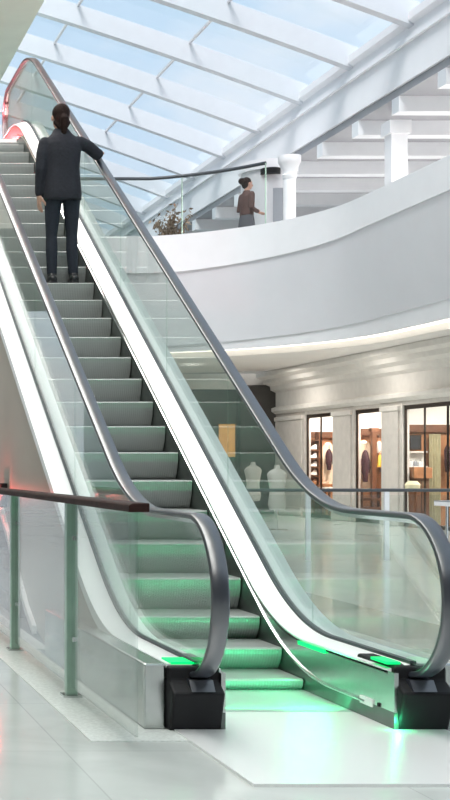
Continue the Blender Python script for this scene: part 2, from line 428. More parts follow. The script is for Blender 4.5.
# drum room and columns at the gallery corner
dr = empty('round_kiosk', (10.1, 29.0, FL2), 'round grey drum with a slate door behind the gallery corner', 'kiosk')
def cyl(cx, cy, r, z0, z1, n=40): return MB().loft([(cx, cy, z0, r, r), (cx, cy, z1, r, r)], n)
cyl(10.1, 29.0, .55, FL2, 7.40).build('drum', M['drum'], dr, smooth=True)
cyl(10.1, 29.0, .60, 7.40, 7.60).build('cornice', M['white'], dr, smooth=True)
cyl(9.98, 28.52, .20, 7.28, 7.40).build('dark_light', M['black'], dr, smooth=True)
MB().rings([[(10.1+(.552+q)*math.cos(math.radians(a)), 29+(.745+q)*math.sin(math.radians(a)), z) for q, z in ((0, FL2), (0, 6.95), (.02, 6.95), (.02, FL2))] for a in range(-106, -70, 4)]).build('door_leaf', M['doorgrey'], dr)
c = empty('column', (9.95, 27.35, FL2), 'slim white round column with capital beside the round grey drum', 'column')
cyl(9.95, 27.35, .12, FL2, 6.95, 24).build('shaft', M['white'], c, smooth=True)
MB().loft([(9.95, 27.35, 6.95, .13, .13), (9.95, 27.35, 7.02, .15, .15), (9.95, 27.35, 7.04, .13, .13), (9.95, 27.35, 7.1, .135, .135), (9.95, 27.35, 7.25, .20, .20), (9.95, 27.35, 7.28, .22, .22), (9.95, 27.35, 7.40, .22, .22)], 24).build('capital', M['white'], c, smooth=True)
cyl(9.95, 27.35, .17, FL2, FL2+.25, 24).build('base', M['white'], c, smooth=True)
c = empty('column', (11.3, 25.6, FL2), 'square white pier standing on the gallery right of the round column', 'column')
MB().box(11.15, 11.45, 25.45, 25.75, FL2, 7.62).build('shaft', M['white'], c)
MB().box(11.10, 11.50, 25.40, 25.80, 7.40, 7.64).build('capital', M['white'], c)

# upper gallery: edge beam, ceiling beams, back wall
struct(MB().prism([(10.95, 8.07), (10.95, 8.72), (10.88, 8.72), (10.88, 8.78), (10.95, 8.80), (10.95, 9.0), (10.85, 9.06), (10.85, 9.2), (11.5, 9.2), (11.5, 8.07)], 'y', 8, 60).build('wall_cornice', M['white']))
struct(MB().box(11.0, 20, 8, 60, 7.92, 8.06).build('ceiling_upper', M['gal_dark']))
for k in range(-4, 12):
    y = 24.8+1.78*k
    struct(MB().box(11.0, 16, y, y+.3, 7.64, 7.92).build('ceiling_beam', M['beam']))
struct(MB().box(16, 16.3, 8, 60, FL2, 8.0).build('wall_upper', M['white']))
struct(MB().box(11.0, 16, 41, 41.3, FL2, 8.0).build('wall_far', M['white']))
for k in range(6):
    y = 22+3.1*k
    w = MB().box(15.9, 15.98, y, y+2.3, FL2+.1, 7.5).build('window_%d' % (k+10), M['gal_pane']); struct(w)
    sub(MB().box(15.86, 15.92, y+1.1, y+1.2, FL2+.1, 7.5), 'mullion', M['beam'], w)

# ------------------------------------------------------------------ glazed roof
def zroof(X):
    d = 11.0-X; return EYE+7.83+.378*d-.006*d*d
roof = struct(bpy.data.objects.new('ceiling_skylight', None)); COL.objects.link(roof); roof.location = (7, 30, 9)
xs = [11.05-.5*k for k in range(0, 24)]
BY = [24.2+2.6*k for k in range(-11, 14)]
for y in BY:
    MB().rings([[(X, y-.10, zroof(X)-.13), (X, y-.10, zroof(X)+.31), (X, y+.10, zroof(X)+.31), (X, y+.10, zroof(X)-.13)] for X in xs]).build('roof_beam', M['roofbeam'], roof)
for X in (8.53, 6.15, 3.8, 1.4):
    MB().box(X-.025, X+.025, BY[0], BY[-1], zroof(X)+.26, zroof(X)+.31).build('purlin', M['drum'], roof)
for a, b in zip(BY, BY[1:]):
    MB().rings([[(X, a+.105, zroof(X)+.28), (X, a+.105, zroof(X)+.295), (X, b-.105, zroof(X)+.295), (X, b-.105, zroof(X)+.28)] for X in xs]).build('roof_glass', M['glass_roof'], roof)

# ------------------------------------------------------------------ ground-floor shop front (plane X = 12.5)
SX = 12.5
piers = [(33.3, 35.6), (30.4, 31.6), (28.0, 29.0), (23.2, 24.4)]
struct(MB().box(SX, SX+.25, 23.2, 35.4, 2.47, 3.62).build('wall_right', M['stone']))
for i, (a, b) in enumerate(piers):
    p = MB().box(SX-.02, SX+.14, a, b, 0, 2.55)
    o = struct(p.build('wall_pier', M['stone'], bevel=.02))
    sub(MB().box(SX-.06, SX-.02, a+.12, b-.12, 0, 2.36), 'pilaster', M['stone'], o, bevel=.015)
    sub(MB().box(SX-.09, SX, a+.06, b-.06, 2.36, 2.47), 'pilaster_cap', M['stone2'], o, bevel=.02)
    sub(MB().box(SX-.09, SX, a+.08, b-.08, 0, .22), 'pilaster_base', M['stone2'], o, bevel=.015)
struct(MB().prism([(SX-.06, 2.55), (SX-.16, 2.62), (SX-.16, 2.70), (SX-.05, 2.74), (SX-.05, 3.10), (SX-.18, 3.16), (SX-.20, 3.26), (SX-.36, 3.32), (SX-.38, 3.42), (SX-.55, 3.48), (SX-.57, 3.59), (SX, 3.59), (SX, 2.55)], 'y', 16, 35.2).build('trim_5', M['stone2']))
struct(MB().box(SX-.02, SX+.14, 16, 23.2, 0, 3.6).build('wall_right_near', M['stone']))
bays = [(31.6, 33.3, 34.4, [0.44]), (29.0, 30.4, 31.35, []), (24.4, 28.0, 28.4, [.5, .27])]
for i, (a, b, ye, mul) in enumerate(bays):
    w = MB()
    for (y0, y1) in ((a, a+.05), (b-.05, b)): w.box(SX+.03, SX+.065, y0, y1, 0, 2.46)
    w.box(SX+.03, SX+.065, a, b, 2.38, 2.46); w.box(SX+.03, SX+.065, a, b, 0, .08)
    wo = struct(w.build('window_%d' % (i+1), M['frame']))
    ms = {0: [32.45], 1: [], 2: [27.15, 26.2, 25.3]}[i]
    for y in ms: sub(MB().box(SX+.04, SX+.07, y-.018, y+.018, .08, 2.38), 'mullion', M['frame'], wo)
    sub(MB().box(SX+.05, SX+.055, a+.05, b-.05, .08, 2.38), 'pane', M['glass_shop'], wo)
    # room behind
    struct(MB().box(SX+.14, 16.6, ye, ye+.08, 0, 2.9).build('wall_shop', M['wood']))
    struct(MB().box(SX+.14, 16.6, a-.5, ye, 2.85, 2.9).build('ceiling_shop', M['offwhite']))
    struct(MB().box(SX+.14, 16.6, ye-.06, ye, 2.05, 2.85).build('trim_%d' % (10+i), M['offwhite']))
    struct(MB().box(SX+.14, 16.6, ye-.10, ye-.06, 1.93, 2.08).build('trim_%d' % (20+i), M['woodd']))
struct(MB().box(16.6, 16.8, 16, 35.5, 0, 2.9).build('wall_shop_back', M['wood']))

# ------- goods in the shops
def on(x0, x1, y0, y1, Y):           # pixel rectangle -> X range and Z range at depth Y
    a = P(x0, y1, Y); b = P(x1, y0, Y); return a[0], b[0], a[2], b[2]

def shoe(name, loc, m, label, group, sx=1.0):
    x, y, z = loc
    e = empty(name, loc, label, 'shoe', group)
    MB().loft([(x, y, z, .13*sx, .045), (x, y, z+.02, .135*sx, .048)], 18).build('sole', M['woodd'], e)
    MB().rings([[(x+.13*sx*u+0, y+.044*w*math.cos(t), z+.02+h*max(0, math.sin(t))) for t in [math.pi*k/8 for k in range(9)]] for u, w, h in ((-.98, .55, .04), (-.75, .95, .06), (-.3, 1, .065), (.1, .92, .105), (.55, .85, .125), (.85, .8, .13), (.98, .6, .12))]).build('upper', m, e, smooth=True)
    return e

# first bay: shoe shelves
Y = 34.2
x0, x1, z0, z1 = on(303.5, 318, 432, 505, Y)
sh = empty('shoe_shelf', ((x0+x1)/2, Y, 0), 'tall walnut shelf unit of shoes in the leftmost shop window', 'shelf')
MB().box(x0, x0+.03, Y-.15, Y+.15, 0, z1).build('side_panel', M['woodd'], sh)
MB().box(x1-.03, x1, Y-.15, Y+.15, 0, z1).build('side_panel', M['woodd'], sh)
MB().box(x0+.03, x1-.03, Y+.12, Y+.15, 0, z1).build('back_panel', M['wood'], sh)
for k, yy in enumerate((440, 450.2, 458.7, 467.2, 475.7, 485, 495)):
    zz = P(0, yy, Y)[2]
    MB().box(x0+.03, x1-.03, Y-.15, Y+.12, zz-.02, zz).build('shelf_board', M['woodd'], sh)
    if 1 <= k <= 5:
        wd = {1: 'topmost', 2: 'second', 3: 'third', 4: 'fourth', 5: 'lowest'}[k]
        shoe('shoe', (x1-.15, Y-.05, zz+.002), M['pale_shoe'] if k < 5 else M['leather'], ('white' if k < 5 else 'tan')+' shoe on the '+wd+' board of the shoe shelf', 'shoes on the walnut shelf', .75)
def mannequin_garment(x, ytop, ybot, wpx, Y, m, name, label, cat, group=None, peg=.14):
    """hanging coat: hook, hanger, shaped body"""
    X, _, zt = P(x, ytop, Y); zb = P(x, ybot, Y)[2]; w = wpx*Y/F/2; h = zt-zb
    e = empty(name, (X, Y, zb), label, cat, group)
    MB().loft([(X, Y, zb, w*.62, .05), (X, Y, zb+h*.2, w*.75, .07), (X, Y, zb+h*.55, w*.9, .08), (X, Y, zb+h*.8, w, .08), (X, Y, zt-.05, w*.72, .06), (X, Y, zt, w*.25, .04)], 20).build('garment', m, e, smooth=True)
    MB().tube([(X, Y, zt-.01), (X, Y, zt+.06), (X+.02, Y, zt+.10), (X, Y, zt+.13), (X, Y+peg, zt+.13)], .008, 6).build('hook', M['chrome'], e)
    MB().capsule([(X-w*1.0, Y-.01, zb+h*.72), (X-w*1.02, Y-.02, zb+h*.3)], [w*.22, w*.16], 10).build('sleeve', m, e, smooth=True)
    MB().capsule([(X+w*1.0, Y-.01, zb+h*.72), (X+w*1.02, Y-.02, zb+h*.3)], [w*.22, w*.16], 10).build('sleeve', m, e, smooth=True)
    return e
def arch(x0p, x1p, ytop, ybot, Y, name, label):
    xa, xb, zb, zt = on(x0p, x1p, ytop, ybot, Y); r = (xb-xa)/2; c = (xa+xb)/2; n = 16
    e = empty(name, (c, Y, zb), label, 'niche')
    poly = [(xa, zb), (xb, zb)] + [(c+r*math.cos(math.pi*k/n), zt-r+r*math.sin(math.pi*k/n)) for k in range(n+1)]
    MB().prism(poly, 'y', Y+.02, Y+.05).build('niche_back', M['niche'], e)
    MB().box(xa-.02, xb+.02, Y-.04, Y+.05, 0, zb).build('niche_base', M['wood'], e)
    outer = [(c+r*math.cos(math.pi*k/n), zt-r+r*math.sin(math.pi*k/n)) for k in range(n+1)]
    pth = [(xb, zb)]+outer+[(xa, zb)]
    rs = [[(x, Y-.04, z), (x+(x-c)/r*.03, Y-.04, z+.0), (x+(x-c)/r*.03, Y+.05, z), (x, Y+.05, z)] for x, z in pth]
    MB().rings(rs).build('niche_surround', M['wood'], e)
    ld = MB().box(c-.05, c+.05, Y-.02, Y+.01, zt-.06, zt-.03).build('niche_lamp', M['lamp_w'], e)
    return e
arch(322, 334, 442, 484, 34.29, 'arched_niche', 'narrow lit arched niche beside the shoe shelf')
mannequin_garment(329, 449, 470, 6, 34.15, M['plum'], 'coat', 'dark coat hanging in the narrow arched niche beside the shoe shelf', 'coat', 'hanging coats')
# low white table
def table(name, x0p, x1p, yt, Y, m, label, depth=.4, legm='woodd'):
    xa, xb, _, zt = on(x0p, x1p, yt, yt+2, Y)
    e = empty(name, ((xa+xb)/2, Y, 0), label, 'table')
    MB().box(xa, xb, Y-depth/2, Y+depth/2, zt-.05, zt).build('table_top', m, e, bevel=.008)
    for a in (xa+.04, xb-.04):
        for b in (Y-depth/2+.04, Y+depth/2-.04):
            MB().box(a-.02, a+.02, b-.02, b+.02, 0, zt-.05).build('leg', M[legm], e)
    return e, zt
table('display_table', 321, 333.5, 487, 33.85, M['offwhite'], 'small white display table in the leftmost shop window')
# second bay
arch(356.5, 371, 440, 492, 31.24, 'arched_niche', 'wide cream arched niche in the middle shop window')
mannequin_garment(365.3, 450, 482, 7, 31.05, M['plum'], 'coat', 'long plum coat hanging in the wide cream niche', 'coat', 'hanging coats')
xa, xb, zb, zt = on(371.5, 376, 428, 505, 31.0)
e = empty('timber_post', ((xa+xb)/2, 31.0, 0), 'walnut post between niche and mustard bag in the middle window', 'post')
MB().box(xa, xb, 30.95, 31.05, .06, zt-.08).build('shaft', M['woodd'], e, bevel=.006)
MB().box(xa-.03, xb+.03, 30.92, 31.08, 0, .06).build('foot', M['woodd'], e)
MB().box(xa-.03, xb+.03, 30.92, 31.08, zt-.08, zt).build('cap', M['woodd'], e)
def shirt(x, ytop, ybot, wpx, Y, m, name, label, cat, group=None): return mannequin_garment(x, ytop, ybot, wpx, Y, m, name, label, cat, group)
shirt(379, 441, 453, 6, 31.2, M['pale_shoe'], 'shirt', 'white shirt hanging above the mustard bag', 'shirt')
X, _, zt = P(382, 455, 31.0); zb = P(0, 467, 31.0)[2]
e = empty('handbag', (X, 31.0, zb), 'mustard yellow handbag on a shelf in the middle shop window', 'bag')
MB().loft([(X, 31.0, zb, .11, .06, 4), (X, 31.0, zb+(zt-zb)*.6, .10, .055, 4), (X, 31.0, zt, .08, .03, 3)], 24).build('body', M['yellow'], e, smooth=True)
MB().tube([(X-.06, 31.0, zt-.02), (X-.05, 31.0, zt+.06), (X, 31.0, zt+.09), (X+.05, 31.0, zt+.06), (X+.06, 31.0, zt-.02)], .01, 8).build('handle', M['leather'], e)
e = empty('wall_shelf', (X, 31.15, zb-.03), 'walnut wall shelf holding the mustard bag', 'shelf')
MB().box(X-.16, X+.16, 30.9, 31.34, zb-.03, zb).build('board', M['woodd'], e); MB().box(X-.12, X-.10, 31.1, 31.34, zb-.12, zb-.03).build('bracket', M['frame'], e); MB().box(X+.10, X+.12, 31.1, 31.34, zb-.12, zb-.03).build('bracket', M['frame'], e)
# tiered dark bench
xa, xb, _, _ = on(357, 381, 490, 512, 30.6); xa = max(xa, SX+.18)
e = empty('tiered_bench', ((xa+xb)/2, 30.6, 0), 'dark walnut tiered display bench low in the middle shop window', 'bench')
for k, yy in enumerate((489, 498, 507)):
    zz = P(0, yy, 30.6)[2]
    MB().box(xa-.02, xb+.02, 30.35+.0*k, 30.85, zz-.05, zz).build('tier', M['woodd'], e)
for x in (xa+.05, xb-.05): MB().box(x-.02, x+.02, 30.55, 30.65, 0, P(0, 489, 30.6)[2]-.05).build('leg', M['woodd'], e)
# third bay
Y = 28.25
xa, xb, zb, zt = on(408.5, 421, 435, 450, Y)
e = empty('framed_picture', ((xa+xb)/2, Y, zb), 'dark framed picture on the wall of the rightmost shop window', 'picture')
MB().box(xa, xb, Y-.02, Y+.06, zb, zt).build('frame', M['frame'], e); MB().box(xa+.03, xb-.03, Y-.028, Y-.02, zb+.03, zt-.03).build('print', M['art'], e)
xa, xb, zb, zt = on(406, 424, 451.5, 467, Y)
e = empty('display_case', ((xa+xb)/2, Y, zb), 'white lit display case below the dark picture', 'display case')
MB().box(xa, xb, Y+.0, Y+.12, zb, zt).build('back', M['offwhite'], e); MB().box(xa, xb, Y-.16, Y, zb, zb+.02).build('shelf_board', M['offwhite'], e); MB().box(xa, xb, Y-.16, Y, zt-.02, zt).build('shelf_board', M['offwhite'], e)
for k in range(3):
    xx = xa+.06+.1*k
    b = empty('pouch', (xx, Y-.08, zb+.02), ('left grey pouch', 'middle slate pouch', 'right grey pouch')[k]+' in the white display case', 'bag', 'pouches in the display case')
    MB().loft([(xx, Y-.08, zb+.02, .04, .03, 4), (xx, Y-.08, zb+.10, .038, .025, 4), (xx, Y-.08, zb+.12, .03, .01, 3)], 16).build('body', M['drum'] if k != 1 else M['doorgrey'], b, smooth=True)
    MB().tube([(xx-.02, Y-.08, zb+.115), (xx, Y-.08, zb+.15), (xx+.02, Y-.08, zb+.115)], .005, 6).build('handle', M['frame'], b)
xa, xb, zb, zt = on(404.5, 429, 467.5, 505, 28.0)
e = empty('shop_counter', ((xa+xb)/2, 28.0, 0), 'long walnut counter in the rightmost shop window', 'counter')
xa = max(xa, SX+.16); MB().box(xa, xb, 27.85, 28.2, zt-.22, zt).build('top', M['wood'], e, bevel=.008); MB().box(xa+.03, xb-.03, 27.92, 28.2, 0, zt-.22).build('cabinet', M['woodd'], e)
MB().box((xa+xb)/2-.005, (xa+xb)/2+.005, 27.912, 27.92, .05, zt-.26).build('door_gap', M['black'], e)
# cream pouffe
X, _, zt = P(412.5, 481, 27.4)
zs = .45
e = empty('pouffe', (X, 27.4, 0), 'cream round pouffe in front of the walnut counter', 'pouffe')
zz = P(0, 490.5, 27.4)[2]
MB().loft([(X, 27.4, zz, .10, .10), (X, 27.4, zz+.03, .14, .13), (X, 27.4, zz+.12, .145, .14), (X, 27.4, zt, .09, .09)], 24).build('cushion', M['cream'], e, smooth=True)
MB().loft([(X, 27.4, 0, .10, .10), (X, 27.4, .05, .06, .06), (X, 27.4, zz, .08, .08)], 16).build('pedestal', M['woodd'], e, smooth=True)
# curtain
xa, xb, zb, zt = on(429.5, 441, 434, 505, 28.25)
crt = MB().rings([[(xa+(xb-xa)*t, 28.25+.03*math.sin(t*26), zz) for zz in (0.02, zt)] + [(xa+(xb-xa)*t, 28.27+.03*math.sin(t*26), zz) for zz in (zt, 0.02)] for t in [k/60 for k in range(61)]]).build('curtain', M['curtain'], None, smooth=True)
tag(crt, 'pale olive curtain hanging beside the walnut counter', 'curtain')
mannequin_garment(447.5, 445, 472, 6, 28.15, M['plum'], 'coat', 'plum coat hanging right of the olive curtain', 'coat', 'hanging coats', peg=.245)

# ------------------------------------------------------------------ far end under the gallery
struct(MB().box(2.0, 12.6, 35.6, 35.8, 0, 3.7).build('wall_back', M['midwall']))
struct(MB().box(11.55, 12.45, 35.2, 35.55, 0, 3.3).build('wall_recess', M['darkwall']))
struct(MB().box(2.0, 12.5, 35.3, 35.6, 3.2, 3.6).build('trim_6', M['stone']))
struct(MB().box(10.4, 11.55, 35.45, 35.6, 0, 3.2).build('door_1', M['darkwall']))
xa, xb, zb, zt = on(219, 235, 424, 457, 34.5)
e = empty('poster_stand', ((xa+xb)/2, 34.5, 0), 'orange poster on a stand behind the escalator glass', 'poster')
MB().box(xa, xb, 34.49, 34.53, zb, zt).build('poster', M['orange'], e); MB().box((xa+xb)/2-.02, (xa+xb)/2+.02, 34.53, 34.57, .02, zt-.1).build('pole', M['frame'], e); MB().box((xa+xb)/2-.2, (xa+xb)/2+.2, 34.4, 34.66, 0, .02).build('foot', M['frame'], e)
def mannequin(x, ytop, Y, label, h=1.75):
    X, _, zt = P(x, ytop, Y); s = 1.0; b = zt-1.60
    e = empty('mannequin', (X, Y, max(0, b)), label, 'mannequin', 'headless shop mannequins')
    b = max(-.35, b)
    MB().loft([(X, Y, b+.75, .14, .10), (X, Y, b+.85, .17, .115), (X, Y, b+1.0, .15, .105), (X, Y, b+1.12, .135, .10), (X, Y, b+1.3, .165, .12), (X, Y, b+1.42, .19, .11), (X, Y, b+1.48, .15, .08), (X, Y, b+1.53, .055, .055), (X, Y, b+1.6, .05, .05)], 24).build('torso', M['mannequin'], e, smooth=True)
    MB().tube([(X, Y, .03), (X, Y, b+.76)], .02, 10).build('pole', M['chrome'], e); cyl(X, Y, .2, 0, .03, 24).build('base', M['chrome'], e)
    return e
mannequin(253, 462, 30.0, 'pale mannequin torso on a pole, behind the escalator glass and below the orange poster')
mannequin(277, 482, 26.0, 'second pale mannequin torso on a pole, nearer and lower beside the dark recess')

# railing across the concourse (Y = 18)
rl = empty('concourse_railing', (6.5, 18, 0), 'low glass railing with dark top rail before the shop fronts', 'railing')
MB().tube([(3.5, 18, .92), (12.2, 18, .92)], .022, 8).build('top_rail', M['gasket'], rl)
for k in range(9):
    x = 3.7+1.03*k
    MB().box(x-.03, x+.03, 17.98, 18.02, 0, .90).build('post', M['beam'] if k in (3, 4) else M['post'], rl)
    if k < 8: MB().box(x+.035, x+.99, 17.994, 18.006, .08, .86).build('glass_panel', M['glass_clear'], rl)
# white counter at the right edge
X0 = P(434, 0, 16.0)[0]; zt = P(0, 501.5, 15.5)[2]
e = empty('service_table', (X0+.7, 15.75, 0), 'white high table with dark top at the right edge, beyond the newel', 'table')
MB().box(X0, X0+1.4, 15.5, 16.0, zt-.012, zt).build('table_top', M['doorgrey'], e); MB().box(X0, X0+1.4, 15.5, 16.0, zt-.06, zt-.012).build('apron', M['white'], e)
for a in (X0+.12, X0+1.28):
    for b in (15.56, 15.94): MB().tube([(a, b, 0), (a, b, zt-.06)], .014, 8).build('leg', M['chrome'], e, smooth=True)

# left glass railing beside the escalator (X = 1.5)
lr = empty('glass_railing', (1.515, 7.4, 0), 'glass railing with dark brown top rail and steel posts beside the escalator', 'railing')
MB().prism([(1.470, 1.045), (1.470, 1.075), (1.485, 1.085), (1.560, 1.085), (1.560, 1.075), (1.560, 1.045)], 'y', 5.95, 13.0).build('top_rail', M['brown'], lr, bevel=.006)
for y in (7.4, 9.25, 11.1, 12.9):
    x = 1.515
    po = MB().box(x-.03, x+.03, y-.03, y+.03, .012, 1.045).build('post', M['post'], lr, bevel=.004)
    sub(MB().box(x-.05, x+.05, y-.055, y+.055, .005, .016), 'foot_plate', M['steel'], po)
    for z in (.32, .86):
        sub(MB().box(x-.01, x+.01, y-.03-.055, y+.03+.055, z-.012, z+.012), 'glass_clamp', M['chrome'], po)
for a, b in ((6.0, 7.36), (7.44, 9.21), (9.29, 11.06), (11.14, 12.86)):
    MB().box(1.509, 1.521, a, b, .06, 1.045).build('glass_panel', M['glass_clear'], lr)
# red signal lamp on the cladding beyond the railing
e = empty('signal_lamp', (1.74, 11.35, 1.0), 'red signal lamp on the beige escalator cladding above the brown rail', 'lamp')
MB().box(1.735, 1.786, 11.28, 11.42, .90, 1.10).build('housing', M['black'], e, bevel=.006)
MB().ellipsoid((1.735, 11.35, 1.0), (.02, .05, .05)).build('lens', M['led_r'], e, smooth=True)

# ------------------------------------------------------------------ dry shrub on the far gallery
X, Yb = 8.05, 29.0
e = empty('potted_shrub', (X, Yb, FL2), 'dry brown shrub in a planter behind the far parapet', 'plant')
MB().loft([(X, Yb, FL2, .22, .22), (X, Yb, FL2+.45, .30, .30), (X, Yb, FL2+.5, .30, .30)], 24).build('planter', M['pot'], e, smooth=True)
st = MB(); lf = MB(); rnd = random.Random(3)
for k in range(16):
    a = rnd.uniform(0, 6.28); l = rnd.uniform(.5, .95); tilt = rnd.uniform(.1, .7)
    tip = Vector((X+math.cos(a)*tilt*l, Yb+math.sin(a)*tilt*l*.7, FL2+.48+l*(1-.3*tilt)))
    st.tube([(X, Yb, FL2+.45), ((X+tip.x)/2, (Yb+tip.y)/2, FL2+.48+l*.55), tip], [.02, .013, .006], 6)
    for j in range(26):
        t = rnd.uniform(.35, 1.05); c = Vector((X, Yb, FL2+.45)).lerp(tip, t)+Vector((rnd.gauss(0, .07), rnd.gauss(0, .07), rnd.gauss(0, .07)))
        d = Vector((rnd.gauss(0, 1), rnd.gauss(0, 1), rnd.gauss(0, 1))).normalized()*.06; w = d.cross(Vector((rnd.gauss(0, 1), rnd.gauss(0, 1), 1))).normalized()*.025
        lf.add([c-d, c+w, c+d, c-w], [(0, 1, 2, 3)])
st.build('stem', M['bark'], e); lf.build('foliage', M['leaf'], e)

# ------------------------------------------------------------------ people
def remesh(mb, name, m, parent, voxel, smooth_it=6, disp=0):
    o = mb.build(name+'_src', m, None)
    r = o.modifiers.new('r', 'REMESH'); r.mode = 'VOXEL'; r.voxel_size = voxel; r.use_smooth_shade = True
    s = o.modifiers.new('s', 'SMOOTH'); s.iterations = smooth_it; s.factor = .5
    dg = bpy.context.evaluated_depsgraph_get(); dg.update()
    me = bpy.data.meshes.new_from_object(o.evaluated_get(dg)); me.name = name
    if not me.materials: me.materials.append(m)
    for p in me.polygons: p.use_smooth = True
    n = bpy.data.objects.new(name, me); COL.objects.link(n)
    bpy.data.objects.remove(o)
    if parent is not None:
        n.parent = parent
        if parent.type == 'EMPTY': n.matrix_parent_inverse = Matrix.Identity(4)
    return n

def hand(mb, w, d, n, curl, side):
    """w wrist, d finger direction, n palm normal (curl goes towards n), side=+1/-1 puts the thumb along d x n * side"""
    w = Vector(w); d = Vector(d).normalized(); n = Vector(n); n = (n-d*n.dot(d)).normalized(); s = d.cross(n)*side
    rot = Matrix((s, d, n)).transposed()
    mb.ellipsoid(w+d*.048, (.040, .054, .017), rot, 14, 10)
    mb.capsule([w-d*.02, w+d*.03], [.026, .026], 10)
    for k, (off, ln) in enumerate(((.030, .070), (.010, .080), (-.011, .074), (-.030, .058))):
        p = w+d*.088+s*off; pts = [w+d*.05+s*off*.8, p]; a = 0
        for j, fr in enumerate((.46, .30, .24)):
            a += curl*(.75 if j == 0 else 1)
            p = p+(d*math.cos(a)+n*math.sin(a))*ln*fr; pts.append(p)
        mb.capsule(pts, [.010, .0095, .009, .0082, .0074], 8)
    p0 = w+d*.025+s*.028; p1 = p0+d*.030+s*.024+n*.012; p2 = p1+d*.026+s*.008+n*.016; p3 = p2+d*.020-s*.002+n*.012
    mb.capsule([p0, p1, p2, p3], [.015, .012, .0105, .009], 8)

def head(mb, c, yaw, pitch=0.0):
    """head centre c, facing +Y turned by yaw"""
    R = Matrix.Rotation(yaw, 3, 'Z') @ Matrix.Rotation(pitch, 3, 'X'); c = Vector(c)
    def T(v): return c+R @ Vector(v)
    mb.ellipsoid(T((0, -.012, .022)), (.074, .093, .092), R)
    mb.ellipsoid(T((0, .022, -.042)), (.058, .066, .072), R)
    mb.ellipsoid(T((0, .060, -.086)), (.027, .024, .022), R, 12, 8)          # chin
    mb.capsule([T((0, .082, .005)), T((0, .098, -.022)), T((0, .106, -.035))], [.009, .012, .014], 8)   # nose
    mb.ellipsoid(T((0, .085, -.062)), (.024, .010, .007), R, 12, 8)          # lips
    mb.ellipsoid(T((0, .076, .026)), (.052, .016, .010), R, 12, 8)           # brow
    for s in (-1, 1):
        mb.ellipsoid(T((s*.078, -.004, -.012)), (.010, .021, .032), R, 10, 8)  # ears
    return R, T

